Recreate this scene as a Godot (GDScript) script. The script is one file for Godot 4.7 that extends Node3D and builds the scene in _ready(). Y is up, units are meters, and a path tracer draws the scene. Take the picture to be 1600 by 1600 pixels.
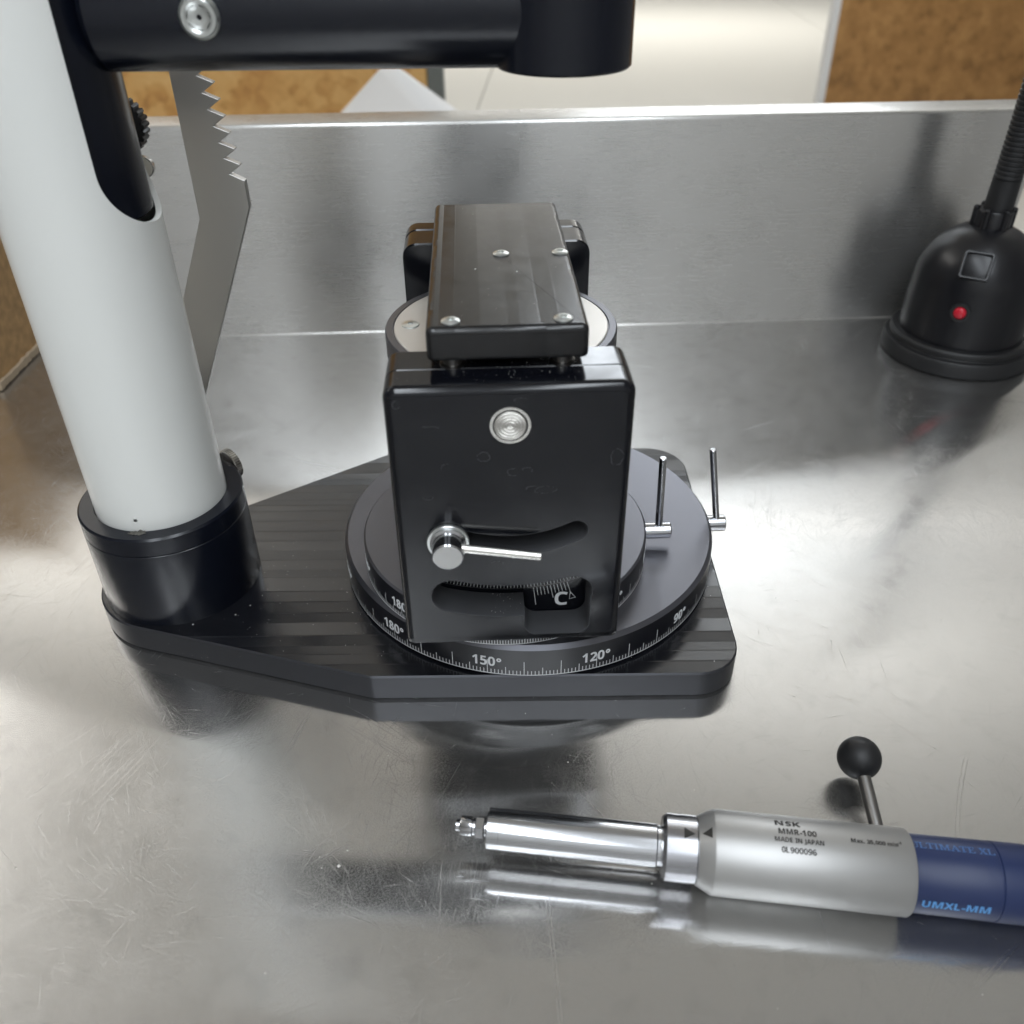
extends Node3D
# Lengths below are millimetres unless said otherwise; K turns them into metres. The bench top is y = 0.
const K := 0.001
const COLUMN := Vector3(-187.5, 0, 20.7)
const DISC := Vector3(-12.5, 0, 25.7)
const CRADLE_TURN := 2.25
const WALL_TURN := 2.326
const HAND_TURN := -7.57

var M := {}
var rng := RandomNumberGenerator.new()


# ---------------------------------------------------------------- geometry
class Geo:
	var v := PackedVector3Array()
	var n := PackedVector3Array()
	var t := PackedVector2Array()

	func tri(a: Vector3, b: Vector3, c: Vector3, na: Vector3, nb: Vector3, nc: Vector3, ta := Vector2.ZERO, tb := Vector2.ZERO, tc := Vector2.ZERO) -> void:
		var g := (b - a).cross(c - a)
		if g.length_squared() < 1e-14:
			return
		if g.dot(na + nb + nc) > 0.0:
			v.append_array([a, c, b]); n.append_array([na, nc, nb]); t.append_array([ta, tc, tb])
		else:
			v.append_array([a, b, c]); n.append_array([na, nb, nc]); t.append_array([ta, tb, tc])

	func quad(a: Vector3, b: Vector3, c: Vector3, d: Vector3, na: Vector3, nb: Vector3, nc: Vector3, nd: Vector3, ta := Vector2.ZERO, tb := Vector2.ZERO, tc := Vector2.ZERO, td := Vector2.ZERO) -> void:
		tri(a, b, c, na, nb, nc, ta, tb, tc)
		tri(a, c, d, na, nc, nd, ta, tc, td)

	func mesh() -> ArrayMesh:
		var a := []
		a.resize(Mesh.ARRAY_MAX)
		var s := v.duplicate()
		for i in s.size():
			s[i] = s[i] * 0.001
		a[Mesh.ARRAY_VERTEX] = s
		a[Mesh.ARRAY_NORMAL] = n
		a[Mesh.ARRAY_TEX_UV] = t
		var m := ArrayMesh.new()
		m.add_surface_from_arrays(Mesh.PRIMITIVE_TRIANGLES, a)
		return m


func lathe(g: Geo, prof: Array, xf := Transform3D.IDENTITY, segs := 64, crease := 35.0) -> void:
	# prof: Vector2(radius, height) from the bottom centre outwards, up and in again; the axis is local y
	var nrm := []
	for i in prof.size() - 1:
		var d: Vector2 = prof[i + 1] - prof[i]
		nrm.append(Vector2(d.y, -d.x).normalized())
	var run := 0.0
	for i in prof.size() - 1:
		var p0: Vector2 = prof[i]
		var p1: Vector2 = prof[i + 1]
		var n0: Vector2 = nrm[i]
		var n1: Vector2 = nrm[i]
		if i > 0 and nrm[i - 1].dot(nrm[i]) > cos(deg_to_rad(crease)):
			n0 = (nrm[i - 1] + nrm[i]).normalized()
		if i < nrm.size() - 1 and nrm[i + 1].dot(nrm[i]) > cos(deg_to_rad(crease)):
			n1 = (nrm[i + 1] + nrm[i]).normalized()
		var l := p0.distance_to(p1)
		for k in segs:
			var a := TAU * k / segs
			var b := TAU * (k + 1) / segs
			var ca := Vector3(cos(a), 0, sin(a))
			var cb := Vector3(cos(b), 0, sin(b))
			var q := [ca * p0.x + Vector3.UP * p0.y, cb * p0.x + Vector3.UP * p0.y, cb * p1.x + Vector3.UP * p1.y, ca * p1.x + Vector3.UP * p1.y]
			var m := [ca * n0.x + Vector3.UP * n0.y, cb * n0.x + Vector3.UP * n0.y, cb * n1.x + Vector3.UP * n1.y, ca * n1.x + Vector3.UP * n1.y]
			for j in 4:
				q[j] = xf * q[j]
				m[j] = (xf.basis * m[j]).normalized()
			var ua := float(k) / segs
			var ub := float(k + 1) / segs
			g.quad(q[0], q[1], q[2], q[3], m[0], m[1], m[2], m[3], Vector2(ua, run), Vector2(ub, run), Vector2(ub, run + l), Vector2(ua, run + l))
		run += l


func along(from: Vector3, to: Vector3) -> Transform3D:
	# local y runs from one point to the other
	var y := (to - from).normalized()
	var x := y.cross(Vector3.FORWARD if absf(y.z) < 0.9 else Vector3.RIGHT).normalized()
	return Transform3D(Basis(x, y, x.cross(y)), from)


func rod(g: Geo, from: Vector3, to: Vector3, r: float, edge := 0.4, segs := 32) -> void:
	var l := from.distance_to(to)
	lathe(g, [Vector2(0, 0), Vector2(r - edge, 0), Vector2(r, edge), Vector2(r, l - edge), Vector2(r - edge, l), Vector2(0, l)], along(from, to), segs)


func cone(g: Geo, prof: Array, from: Vector3, to: Vector3, segs := 64) -> void:
	lathe(g, prof, along(from, to), segs)


func rounded(pts: Array, r: Array, steps := 6) -> PackedVector2Array:
	# a polygon with each corner rounded by r[i]
	var out := PackedVector2Array()
	for i in pts.size():
		var p: Vector2 = pts[i]
		var a: Vector2 = (pts[i - 1] - p).normalized()
		var b: Vector2 = (pts[(i + 1) % pts.size()] - p).normalized()
		if r[i] <= 0.0:
			out.append(p)
			continue
		var half := acos(clampf(a.dot(b), -1, 1)) / 2.0
		var d: float = r[i] / tan(half)
		var c: Vector2 = p + (a + b).normalized() * (r[i] / sin(half))
		var s := p + a * d - c
		var e := p + b * d - c
		var turn := s.angle_to(e)
		for k in steps + 1:
			out.append(c + s.rotated(turn * k / steps))
	return out


func rect(w: float, h: float, r: float, steps := 6) -> PackedVector2Array:
	return rounded([Vector2(-w / 2, -h / 2), Vector2(w / 2, -h / 2), Vector2(w / 2, h / 2), Vector2(-w / 2, h / 2)], [r, r, r, r], steps)


func area(p: PackedVector2Array) -> float:
	var s := 0.0
	for i in p.size():
		s += p[i].cross(p[(i + 1) % p.size()])
	return s / 2.0


func turned(p: PackedVector2Array, ccw: bool) -> PackedVector2Array:
	var q := PackedVector2Array()
	for i in p.size():
		if q.is_empty() or q[-1].distance_to(p[i]) > 1e-4:
			q.append(p[i])
	if q[0].distance_to(q[-1]) < 1e-4:
		q.remove_at(q.size() - 1)
	if (area(q) > 0.0) != ccw:
		q.reverse()
	return q


func inset(p: PackedVector2Array, d: float) -> PackedVector2Array:
	var q := PackedVector2Array()
	for i in p.size():
		var e0 := (p[i] - p[i - 1]).normalized()
		var e1 := (p[(i + 1) % p.size()] - p[i]).normalized()
		var n0 := Vector2(-e0.y, e0.x)
		var n1 := Vector2(-e1.y, e1.x)
		q.append(p[i] + (n0 + n1) / maxf(0.2, 1.0 + n0.dot(n1)) * d)
	return q


func crosses(a: Vector2, b: Vector2, loops: Array) -> bool:
	for l in loops:
		for i in l.size():
			var c: Vector2 = l[i]
			var d: Vector2 = l[(i + 1) % l.size()]
			if c.distance_to(a) < 1e-5 or d.distance_to(a) < 1e-5 or c.distance_to(b) < 1e-5 or d.distance_to(b) < 1e-5:
				continue
			if Geometry2D.segment_intersects_segment(a, b, c, d) != null:
				return true
	return false


func triangles(outer: PackedVector2Array, holes: Array) -> Array:
	# ear clipping; holes are joined to the outline by bridges first
	var poly := Array(outer)
	var left := holes.duplicate()
	while left.size():
		var h: PackedVector2Array = left.pop_back()
		var best := INF
		var bi := -1
		var bj := -1
		for j in range(0, h.size(), maxi(1, h.size() / 12)):
			for i in poly.size():
				var d: float = h[j].distance_squared_to(poly[i])
				if d < best and not crosses(poly[i], h[j], [poly, h] + left):
					best = d
					bi = i
					bj = j
		var ring := []
		for k in h.size() + 1:
			ring.append(h[(bj + k) % h.size()])
		poly = poly.slice(0, bi + 1) + ring + poly.slice(bi)
	var idx := range(poly.size())
	var out := []
	var guard := 0
	while idx.size() > 3 and guard < 20000:
		var cut := false
		for i in idx.size():
			guard += 1
			var a: Vector2 = poly[idx[i - 1]]
			var b: Vector2 = poly[idx[i]]
			var c: Vector2 = poly[idx[(i + 1) % idx.size()]]
			if (b - a).cross(c - b) <= 1e-9:
				continue
			var clear := true
			for j in idx:
				var p: Vector2 = poly[j]
				if p.is_equal_approx(a) or p.is_equal_approx(b) or p.is_equal_approx(c):
					continue
				if (b - a).cross(p - a) >= -1e-9 and (c - b).cross(p - b) >= -1e-9 and (a - c).cross(p - c) >= -1e-9:
					clear = false
					break
			if clear:
				out.append([a, b, c])
				idx.remove_at(i)
				cut = true
				break
		if not cut:
			var flat := -1
			for i in idx.size():
				if absf((poly[idx[i]] - poly[idx[i - 1]]).cross(poly[idx[(i + 1) % idx.size()]] - poly[idx[i]])) < 1e-6:
					flat = i
					break
			idx.remove_at(maxi(flat, 0))
	if idx.size() == 3:
		out.append([poly[idx[0]], poly[idx[1]], poly[idx[2]]])
	return out


func slab(solid: Geo, outline: PackedVector2Array, holes: Array, z0: float, z1: float, front := 0.6, back := 0.6, steps := 1, xf := Transform3D.IDENTITY, hole_edge := 0.35, walls: Geo = null, rim: Geo = null) -> void:
	# an outline in local xy, thick from z0 to z1, with rounded (steps > 1) or chamfered edges
	var outer := turned(outline, true)
	var inner := []
	for h in holes:
		inner.append(turned(h, false))
	var loops := [outer] + inner
	for li in loops.size():
		var p: PackedVector2Array = loops[li]
		var f := front if li == 0 else hole_edge
		var g := solid
		if li == 0 and rim != null:
			g = rim
		elif li > 0 and walls != null:
			g = walls
		var go := PackedFloat32Array([0.0])
		for i in p.size():
			go.append(go[i] + p[i].distance_to(p[(i + 1) % p.size()]))
		var b := back if li == 0 else 0.0
		var strips := []
		for s in steps:
			if b > 0.0:
				var a0 := PI / 2 * (1.0 - float(s) / steps)
				var a1 := PI / 2 * (1.0 - float(s + 1) / steps)
				var t0 := a0 if steps > 1 else PI / 4
				var t1 := a1 if steps > 1 else PI / 4
				strips.append([b * (1 - cos(a0)), z0 + b * (1 - sin(a0)), -t0, b * (1 - cos(a1)), z0 + b * (1 - sin(a1)), -t1])
		strips.append([0.0, z0 + b, 0.0, 0.0, z1 - f, 0.0])
		for s in steps:
			if f > 0.0:
				var a0 := PI / 2 * float(s) / steps
				var a1 := PI / 2 * float(s + 1) / steps
				var t0 := a0 if steps > 1 else PI / 4
				var t1 := a1 if steps > 1 else PI / 4
				strips.append([f * (1 - cos(a0)), z1 - f * (1 - sin(a0)), t0, f * (1 - cos(a1)), z1 - f * (1 - sin(a1)), t1])
		var en := []
		for i in p.size():
			var e := (p[(i + 1) % p.size()] - p[i]).normalized()
			en.append(Vector2(e.y, -e.x))
		for s in strips:
			var lo := inset(p, s[0])
			var hi := inset(p, s[3])
			for i in p.size():
				var j := (i + 1) % p.size()
				var na: Vector2 = en[i]
				var nb: Vector2 = en[i]
				if en[i - 1].dot(en[i]) > 0.8:
					na = (en[i - 1] + en[i]).normalized()
				if en[j].dot(en[i]) > 0.8:
					nb = (en[j] + en[i]).normalized()
				var mk := func(m: Vector2, tilt: float) -> Vector3: return (xf.basis * Vector3(m.x * cos(tilt), m.y * cos(tilt), sin(tilt))).normalized()
				g.quad(xf * Vector3(lo[i].x, lo[i].y, s[1]), xf * Vector3(lo[j].x, lo[j].y, s[1]), xf * Vector3(hi[j].x, hi[j].y, s[4]), xf * Vector3(hi[i].x, hi[i].y, s[4]),
					mk.call(na, s[2]), mk.call(nb, s[2]), mk.call(nb, s[5]), mk.call(na, s[5]), Vector2(go[i], s[1]), Vector2(go[i + 1], s[1]), Vector2(go[i + 1], s[4]), Vector2(go[i], s[4]))
	for side in 2:
		var z := z1 if side else z0
		var cut := []
		for i in inner.size():
			cut.append(inset(inner[i], hole_edge if side else 0.0))
		var nn := (xf.basis * Vector3(0, 0, 1.0 if side else -1.0)).normalized()
		for q in triangles(inset(outer, front if side else back), cut):
			solid.tri(xf * Vector3(q[0].x, q[0].y, z), xf * Vector3(q[1].x, q[1].y, z), xf * Vector3(q[2].x, q[2].y, z), nn, nn, nn, q[0], q[1], q[2])


func box(g: Geo, lo: Vector3, hi: Vector3, edge := 0.5, xf := Transform3D.IDENTITY) -> void:
	var c := (lo + hi) / 2
	slab(g, rect(hi.x - lo.x, hi.y - lo.y, 0.0), [], -(hi.z - lo.z) / 2, (hi.z - lo.z) / 2, edge, edge, 1, xf * Transform3D(Basis.IDENTITY, c))


func flat_outline(p: Array) -> PackedVector2Array:
	# plan outline (x, z) for a slab laid flat: local y is -z
	var q := PackedVector2Array()
	for a in p:
		q.append(Vector2(a.x, -a.y))
	return q


func lying() -> Transform3D:
	return Transform3D(Basis(Vector3.RIGHT, Vector3.FORWARD, Vector3.UP), Vector3.ZERO)   # local z up, local y = -z


func turn_about(c: Vector3, deg: float) -> Transform3D:
	return Transform3D(Basis(Vector3.UP, deg_to_rad(deg)), c)


# ---------------------------------------------------------------- nodes
func thing(called: String, label: String, category: String, at := Vector3.ZERO, turn := 0.0, group := "") -> Node3D:
	var o := Node3D.new()
	o.name = called
	o.position = at * K
	o.rotation_degrees.y = turn
	o.set_meta("label", label)
	o.set_meta("category", category)
	if group:
		o.set_meta("group", group)
	add_child(o, true)
	return o


func part(parent: Node3D, called: String, g: Geo, m: Material, label := "") -> MeshInstance3D:
	var o := MeshInstance3D.new()
	o.name = called
	o.mesh = g.mesh()
	o.material_override = m
	if label:
		o.set_meta("label", label)
	parent.add_child(o, true)
	return o


func lettering(parent: Node3D, called: String, words: String, cap: float, xf: Transform3D, m: Material, family := "Droid Sans", weight := 400, italic := false, squeeze := 1.0) -> void:
	# xf in millimetres: local x along the line, local y up the letters, local z out of the surface
	var t := TextMesh.new()
	var f := SystemFont.new()
	f.font_names = PackedStringArray([family])
	f.font_weight = weight
	f.font_italic = italic
	t.font = f
	t.text = words
	t.font_size = 16
	t.pixel_size = cap / (0.72 * 16.0) * K   # pixel_size may not go under 0.0001
	t.depth = 0.12 * K
	t.curve_step = 0.5
	var o := MeshInstance3D.new()
	o.name = called
	o.mesh = t
	o.material_override = m
	o.transform = Transform3D(xf.basis.scaled_local(Vector3(squeeze, 1, 1)), xf.origin * K)
	parent.add_child(o, true)


# ---------------------------------------------------------------- materials
func noise(s: int, freq: float, oct := 4, kind := FastNoiseLite.TYPE_SIMPLEX_SMOOTH) -> FastNoiseLite:
	var n := FastNoiseLite.new()
	n.seed = s
	n.noise_type = kind
	n.frequency = freq
	n.fractal_octaves = oct
	return n


func plain(c: Color, rough := 0.5, metal := 0.0, spec := 0.5) -> StandardMaterial3D:
	# c in linear, real-world values
	var m := StandardMaterial3D.new()
	m.albedo_color = c.linear_to_srgb()
	m.roughness = rough
	m.metallic = metal
	m.metallic_specular = spec
	return m


func picture(px: PackedFloat32Array, w: int, h: int, mips := false) -> ImageTexture:
	var b := PackedByteArray()
	b.resize(w * h)
	for i in w * h:
		b[i] = clampi(int(px[i] * 255.0 + 0.5), 0, 255)
	return ImageTexture.create_from_image(Image.create_from_data(w, h, false, Image.FORMAT_L8, b))


func from_noise(n: FastNoiseLite, w: int, h: int) -> PackedFloat32Array:
	var im := n.get_image(w, h, false, false, false)
	im.convert(Image.FORMAT_L8)
	var d := im.get_data()
	var out := PackedFloat32Array()
	out.resize(w * h)
	for i in w * h:
		out[i] = d[i] / 255.0
	return out


func scratch(px: PackedFloat32Array, w: int, h: int, p: Vector2, dir: float, length: float, bend: float, gain: float, dull := PackedFloat32Array()) -> void:
	var n := int(length)
	for i in n:
		var fade := sin(PI * (i + 0.5) / n)
		var x := int(p.x)
		var y := int(p.y)
		if x >= 0 and y >= 0 and x < w and y < h:
			px[y * w + x] = px[y * w + x] + gain * (0.35 + 0.65 * fade)
			if dull.size():
				dull[y * w + x] = maxf(dull[y * w + x], 0.47 + absf(gain) * 1.3 * fade)
		p += Vector2(cos(dir), sin(dir))
		dir += bend


func triplanar(m: StandardMaterial3D, s: float) -> void:
	m.uv1_triplanar = true
	m.uv1_world_triplanar = true
	m.uv1_scale = Vector3(s, s, s)
	m.uv1_triplanar_sharpness = 8.0


func patchy(s: int, freq: float, mid: float, spread: float) -> ImageTexture:
	var n := from_noise(noise(s, freq, 4), 512, 512)
	for i in n.size():
		n[i] = mid + (n[i] - 0.5) * spread
	return picture(n, 512, 512)


func milled(s: int, size: int, pitch: int, upright: bool) -> ImageTexture:
	# cutter tracks: each band of the surface leans a little its own way
	var r := RandomNumberGenerator.new()
	r.seed = s
	var im := Image.create_empty(size, size, false, Image.FORMAT_RGB8)
	var lean := 0.0
	var edge := 0
	for k in size:
		if k >= edge:
			lean = r.randfn(0.0, 0.045)
			edge = k + int(pitch * r.randf_range(0.6, 1.3))
		var step := 0.09 if edge - k <= 2 else 0.0
		var c := Color(0.5 + 0.5 * (lean + step), 0.5, 1.0) if upright else Color(0.5, 0.5 + 0.5 * (lean + step), 1.0)
		for j in size:
			im.set_pixel(k if upright else j, j if upright else k, c)
	return ImageTexture.create_from_image(im)


func make_materials() -> void:
	rng.seed = 7
	var w := 2048
	# worktop: one picture is 570 mm of sheet; rub marks, haze of fine scratches and a few long ones
	var haze := from_noise(noise(3, 0.0035, 4), w, w)
	var grain := from_noise(noise(5, 0.35, 2), w, w)
	var stain := from_noise(noise(6, 0.014, 5), w, w)
	var rough := PackedFloat32Array()
	var high := PackedFloat32Array()
	var tone := PackedFloat32Array()
	rough.resize(w * w)
	high.resize(w * w)
	tone.resize(w * w)
	for i in w * w:
		# between the fine scratches the sheet still mirrors; on them it scatters
		var worn := 0.50 + (haze[i] - 0.5) * 0.22 + (stain[i] - 0.5) * 0.1
		rough[i] = 0.27 + (stain[i] - 0.5) * 0.07 + 0.22 * smoothstep(-0.12, 0.12, worn - grain[i])
		high[i] = 0.5 + (grain[i] - 0.5) * 0.04
		tone[i] = 0.98 + minf(0.0, stain[i] - 0.40) * 0.12
	var flow := noise(8, 0.0016, 2)
	for i in 10000:
		var at := Vector2(rng.randf() * w, rng.randf() * w)
		var d := flow.get_noise_2dv(at) * 3.0 + rng.randfn(1.1, 0.3) if rng.randf() < 0.7 else rng.randf() * TAU
		scratch(high, w, w, at, d, rng.randf_range(8, 55) * (1.0 if rng.randf() < 0.9 else 2.0), rng.randfn(0, 0.0008), rng.randf_range(-0.13, 0.17), rough)
	for i in 70:
		# bundles of parallel rub marks
		var at := Vector2(rng.randf() * w, rng.randf() * w)
		var d := rng.randf() * TAU
		for j in rng.randi_range(4, 14):
			scratch(high, w, w, at + Vector2(rng.randfn(0, 26), rng.randfn(0, 26)), d + rng.randfn(0, 0.06), rng.randf_range(40, 150), rng.randfn(0, 0.0005), rng.randf_range(0.05, 0.18), rough)
	for i in 26:
		var at := Vector2(rng.randf() * w, rng.randf() * w)
		var d := rng.randf() * TAU
		var l := rng.randf_range(150, 420)
		var b := rng.randfn(0, 0.003)
		var k := rng.randf_range(0.1, 0.3)
		for j in 2:
			scratch(high, w, w, at + Vector2(j * 5, j * 3), d, l, b, k, rough)
	var t_rough := picture(rough, w, w)
	var t_high := picture(high, w, w)
	var steel := plain(Color(0.61, 0.603, 0.592), 0.43, 0.95)
	steel.anisotropy_enabled = true   # rubbed front to back, so it spreads reflections sideways
	steel.anisotropy = 1.0
	steel.albedo_texture = picture(tone, w, w)
	steel.roughness_texture = t_rough
	steel.heightmap_enabled = true
	steel.heightmap_texture = t_high
	steel.heightmap_scale = 0.005
	triplanar(steel, 1.0 / 0.57)
	M.worktop = steel
	# backsplash: brushed sideways
	var bw := 1024
	var brushed := PackedFloat32Array()
	brushed.resize(bw * bw)
	var fine := from_noise(noise(11, 0.5, 1), bw, bw)
	var cloud := from_noise(noise(12, 0.006, 3), bw, bw)
	for y in bw:
		var run := 0.5
		for x in bw:
			run = run * 0.97 + fine[y * bw + x] * 0.03
			brushed[y * bw + x] = 0.5 + (run - 0.5) * 1.2 + (cloud[y * bw + x] - 0.5) * 0.1
	var wall := plain(Color(0.64, 0.63, 0.61), 0.58, 0.9)
	wall.roughness_texture = picture(brushed, bw, bw)
	wall.heightmap_enabled = true
	wall.heightmap_texture = wall.roughness_texture
	wall.heightmap_scale = 0.0008
	triplanar(wall, 1.0 / 0.4)
	wall.anisotropy_enabled = true
	wall.anisotropy = 0.75
	M.backsplash = wall
	# black anodised metal: milled bands on the base plate, plain elsewhere
	var base := plain(Color(0.007, 0.0075, 0.01), 0.30, 0.0, 0.66)
	base.normal_enabled = true
	base.normal_texture = milled(21, 512, 26, false)
	base.normal_scale = 1.0
	base.roughness_texture = patchy(22, 0.012, 0.6, 0.35)
	base.roughness = 0.36
	base.uv1_scale = Vector3(1.0 / 180.0, 1.0 / 180.0, 1)
	M.milled = base
	var bridge := plain(Color(0.010, 0.0098, 0.0105), 0.38, 0.0, 0.5)
	bridge.normal_enabled = true
	bridge.normal_texture = milled(29, 512, 62, true)
	bridge.normal_scale = 0.65
	bridge.roughness_texture = patchy(23, 0.01, 0.6, 0.3)
	bridge.uv1_scale = Vector3(1.0 / 70.0, 1.0 / 70.0, 1)
	M.bridge = bridge
	var smudge := patchy(31, 0.012, 0.6, 0.5)
	var gloss := plain(Color(0.004, 0.0045, 0.007), 0.26, 0.0, 0.46)
	gloss.roughness_texture = smudge
	triplanar(gloss, 1.0 / 0.16)
	M.gloss_black = gloss
	var satin := plain(Color(0.152, 0.154, 0.172), 0.34, 0.85)
	M.turned_black = satin
	var side := plain(Color(0.007, 0.0075, 0.011), 0.34, 0.0, 0.55)
	M.ring_side = side
	M.edge_satin = plain(Color(0.045, 0.046, 0.052), 0.36, 0.55)
	var tube := plain(Color(0.004, 0.0055, 0.011), 0.24, 0.0, 0.47)
	M.arm_black = tube
	M.white_paint = plain(Color(0.84, 0.845, 0.81), 0.36, 0.0, 0.5)
	M.white_paint.roughness_texture = patchy(61, 0.008, 0.6, 0.5)
	triplanar(M.white_paint, 1.0 / 0.2)
	M.dusty_black = plain(Color(0.045, 0.046, 0.05), 0.8)
	M.zinc = plain(Color(0.68, 0.70, 0.68), 0.3, 0.9)
	M.chrome = plain(Color(0.52, 0.525, 0.54), 0.17, 1.0)
	M.dark_steel = plain(Color(0.30, 0.29, 0.28), 0.3, 1.0)
	M.bright_steel = plain(Color(0.74, 0.72, 0.68), 0.27, 1.0)
	M.aluminium = plain(Color(0.72, 0.70, 0.67), 0.45, 0.85)
	M.satin_nickel = plain(Color(0.47, 0.465, 0.455), 0.46, 0.88)
	M.plate_grey = plain(Color(0.50, 0.49, 0.47), 0.36, 0.9)
	M.print_white = plain(Color(0.72, 0.73, 0.74), 0.6)
	M.print_dark = plain(Color(0.025, 0.023, 0.02), 0.7)
	M.print_blue = plain(Color(0.10, 0.30, 0.62), 0.5)
	M.print_faint = plain(Color(0.06, 0.15, 0.36), 0.5)
	M.blue_plastic = plain(Color(0.009, 0.021, 0.082), 0.42)
	M.black_plastic = plain(Color(0.006, 0.006, 0.008), 0.3)
	M.black_rubber = plain(Color(0.010, 0.010, 0.011), 0.5)
	M.red_lens = plain(Color(0.55, 0.012, 0.03), 0.3)
	M.crumb = plain(Color(0.72, 0.70, 0.66), 0.8)
	M.residue = plain(Color(0.065, 0.065, 0.07), 0.8)
	M.lint = plain(Color(0.12, 0.115, 0.10), 0.9)
	M.white_card = plain(Color(0.80, 0.80, 0.80), 0.6)
	M.floor = plain(Color(0.74, 0.725, 0.67), 0.4)
	M.ceiling = plain(Color(0.82, 0.82, 0.81), 0.8)
	M.grey_post = plain(Color(0.17, 0.185, 0.175), 0.5)
	M.lamp_housing = plain(Color(0.75, 0.75, 0.75), 0.5)
	# wood-look board and cardboard
	var wn := noise(41, 0.011, 5)
	var flake := noise(43, 0.042, 2, FastNoiseLite.TYPE_CELLULAR)
	flake.cellular_return_type = FastNoiseLite.RETURN_CELL_VALUE
	flake.domain_warp_enabled = true
	flake.domain_warp_amplitude = 22.0
	var ft := from_noise(flake, 512, 512)
	wn.domain_warp_enabled = true
	wn.domain_warp_amplitude = 60.0
	wn.domain_warp_frequency = 0.008
	for k in 2:  # same board twice: brighter light on the cabinet is put into its colours
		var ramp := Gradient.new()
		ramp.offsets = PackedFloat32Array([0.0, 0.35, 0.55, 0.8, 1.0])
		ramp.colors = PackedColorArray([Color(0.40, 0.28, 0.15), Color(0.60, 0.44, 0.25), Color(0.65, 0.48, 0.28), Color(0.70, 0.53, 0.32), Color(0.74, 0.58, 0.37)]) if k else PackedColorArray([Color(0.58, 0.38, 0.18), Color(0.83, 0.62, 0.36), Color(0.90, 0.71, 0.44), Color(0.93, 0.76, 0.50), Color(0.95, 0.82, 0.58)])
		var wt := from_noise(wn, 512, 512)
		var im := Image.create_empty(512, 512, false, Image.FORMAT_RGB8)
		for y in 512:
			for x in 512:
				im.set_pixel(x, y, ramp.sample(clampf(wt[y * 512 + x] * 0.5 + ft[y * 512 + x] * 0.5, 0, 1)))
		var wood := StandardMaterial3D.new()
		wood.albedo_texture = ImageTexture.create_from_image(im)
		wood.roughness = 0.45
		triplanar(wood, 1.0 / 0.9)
		M["board_dim_tone" if k else "board_lit_tone"] = wood
	var cn := from_noise(noise(51, 0.05, 4), 512, 512)
	var ci := Image.create_empty(512, 512, false, Image.FORMAT_RGB8)
	for y in 512:
		for x in 512:
			var c := 0.9 + (cn[y * 512 + x] - 0.5) * 0.25
			ci.set_pixel(x, y, Color(0.76 * c, 0.61 * c, 0.42 * c))
	var card := StandardMaterial3D.new()
	card.albedo_texture = ImageTexture.create_from_image(ci)
	card.roughness = 0.85
	triplanar(card, 1.0 / 0.3)
	M.cardboard = card
	M.torn_card = plain(Color(0.42, 0.33, 0.23), 0.9)


# ---------------------------------------------------------------- light
func ceiling_lamp(at: Vector3, length: float, width: float, along_x: bool, radiance: float, up: float, tint: Color, label: String) -> void:
	# an open fitting hung under the ceiling: it shines down, and up on to the ceiling
	var t := thing("ceiling_light", label, "ceiling light", at, 0.0 if along_x else 90.0)
	var g := Geo.new()
	box(g, Vector3(-length / 2 - 20, 14, -width / 2), Vector3(length / 2 + 20, 20, width / 2), 1)
	part(t, "spine", g, M.lamp_housing)
	for s in [-0.4, 0.4]:
		g = Geo.new()
		rod(g, Vector3(length * s, 20, 0), Vector3(length * s, 2300 - at.y - 1, 0), 5)
		part(t, "hanger", g, M.lamp_housing)
	var e := plain(Color(0.9, 0.9, 0.9), 0.5)
	e.emission_enabled = true
	e.emission = tint
	e.emission_energy_multiplier = radiance * 0.25
	g = Geo.new()
	box(g, Vector3(-length / 2, -10, -width / 2), Vector3(length / 2, -0.5, width / 2), 2)
	part(t, "diffuser", g, e)
	for d in 2:
		var l := AreaLight3D.new()
		l.name = "lamp_glow"
		l.area_size = Vector2(length, width) * K
		l.light_color = tint
		l.area_normalize_energy = true
		l.light_energy = (radiance * 0.75 if d == 0 else up) * (length * width * K * K) / PI
		l.light_size = width * K
		l.area_range = 12.0
		l.shadow_enabled = true
		l.position = Vector3(0, -14.0 if d == 0 else 26.0, 0) * K
		l.rotation_degrees = Vector3(-90.0 if d == 0 else 90.0, 0, 0)
		t.add_child(l, true)


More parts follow.
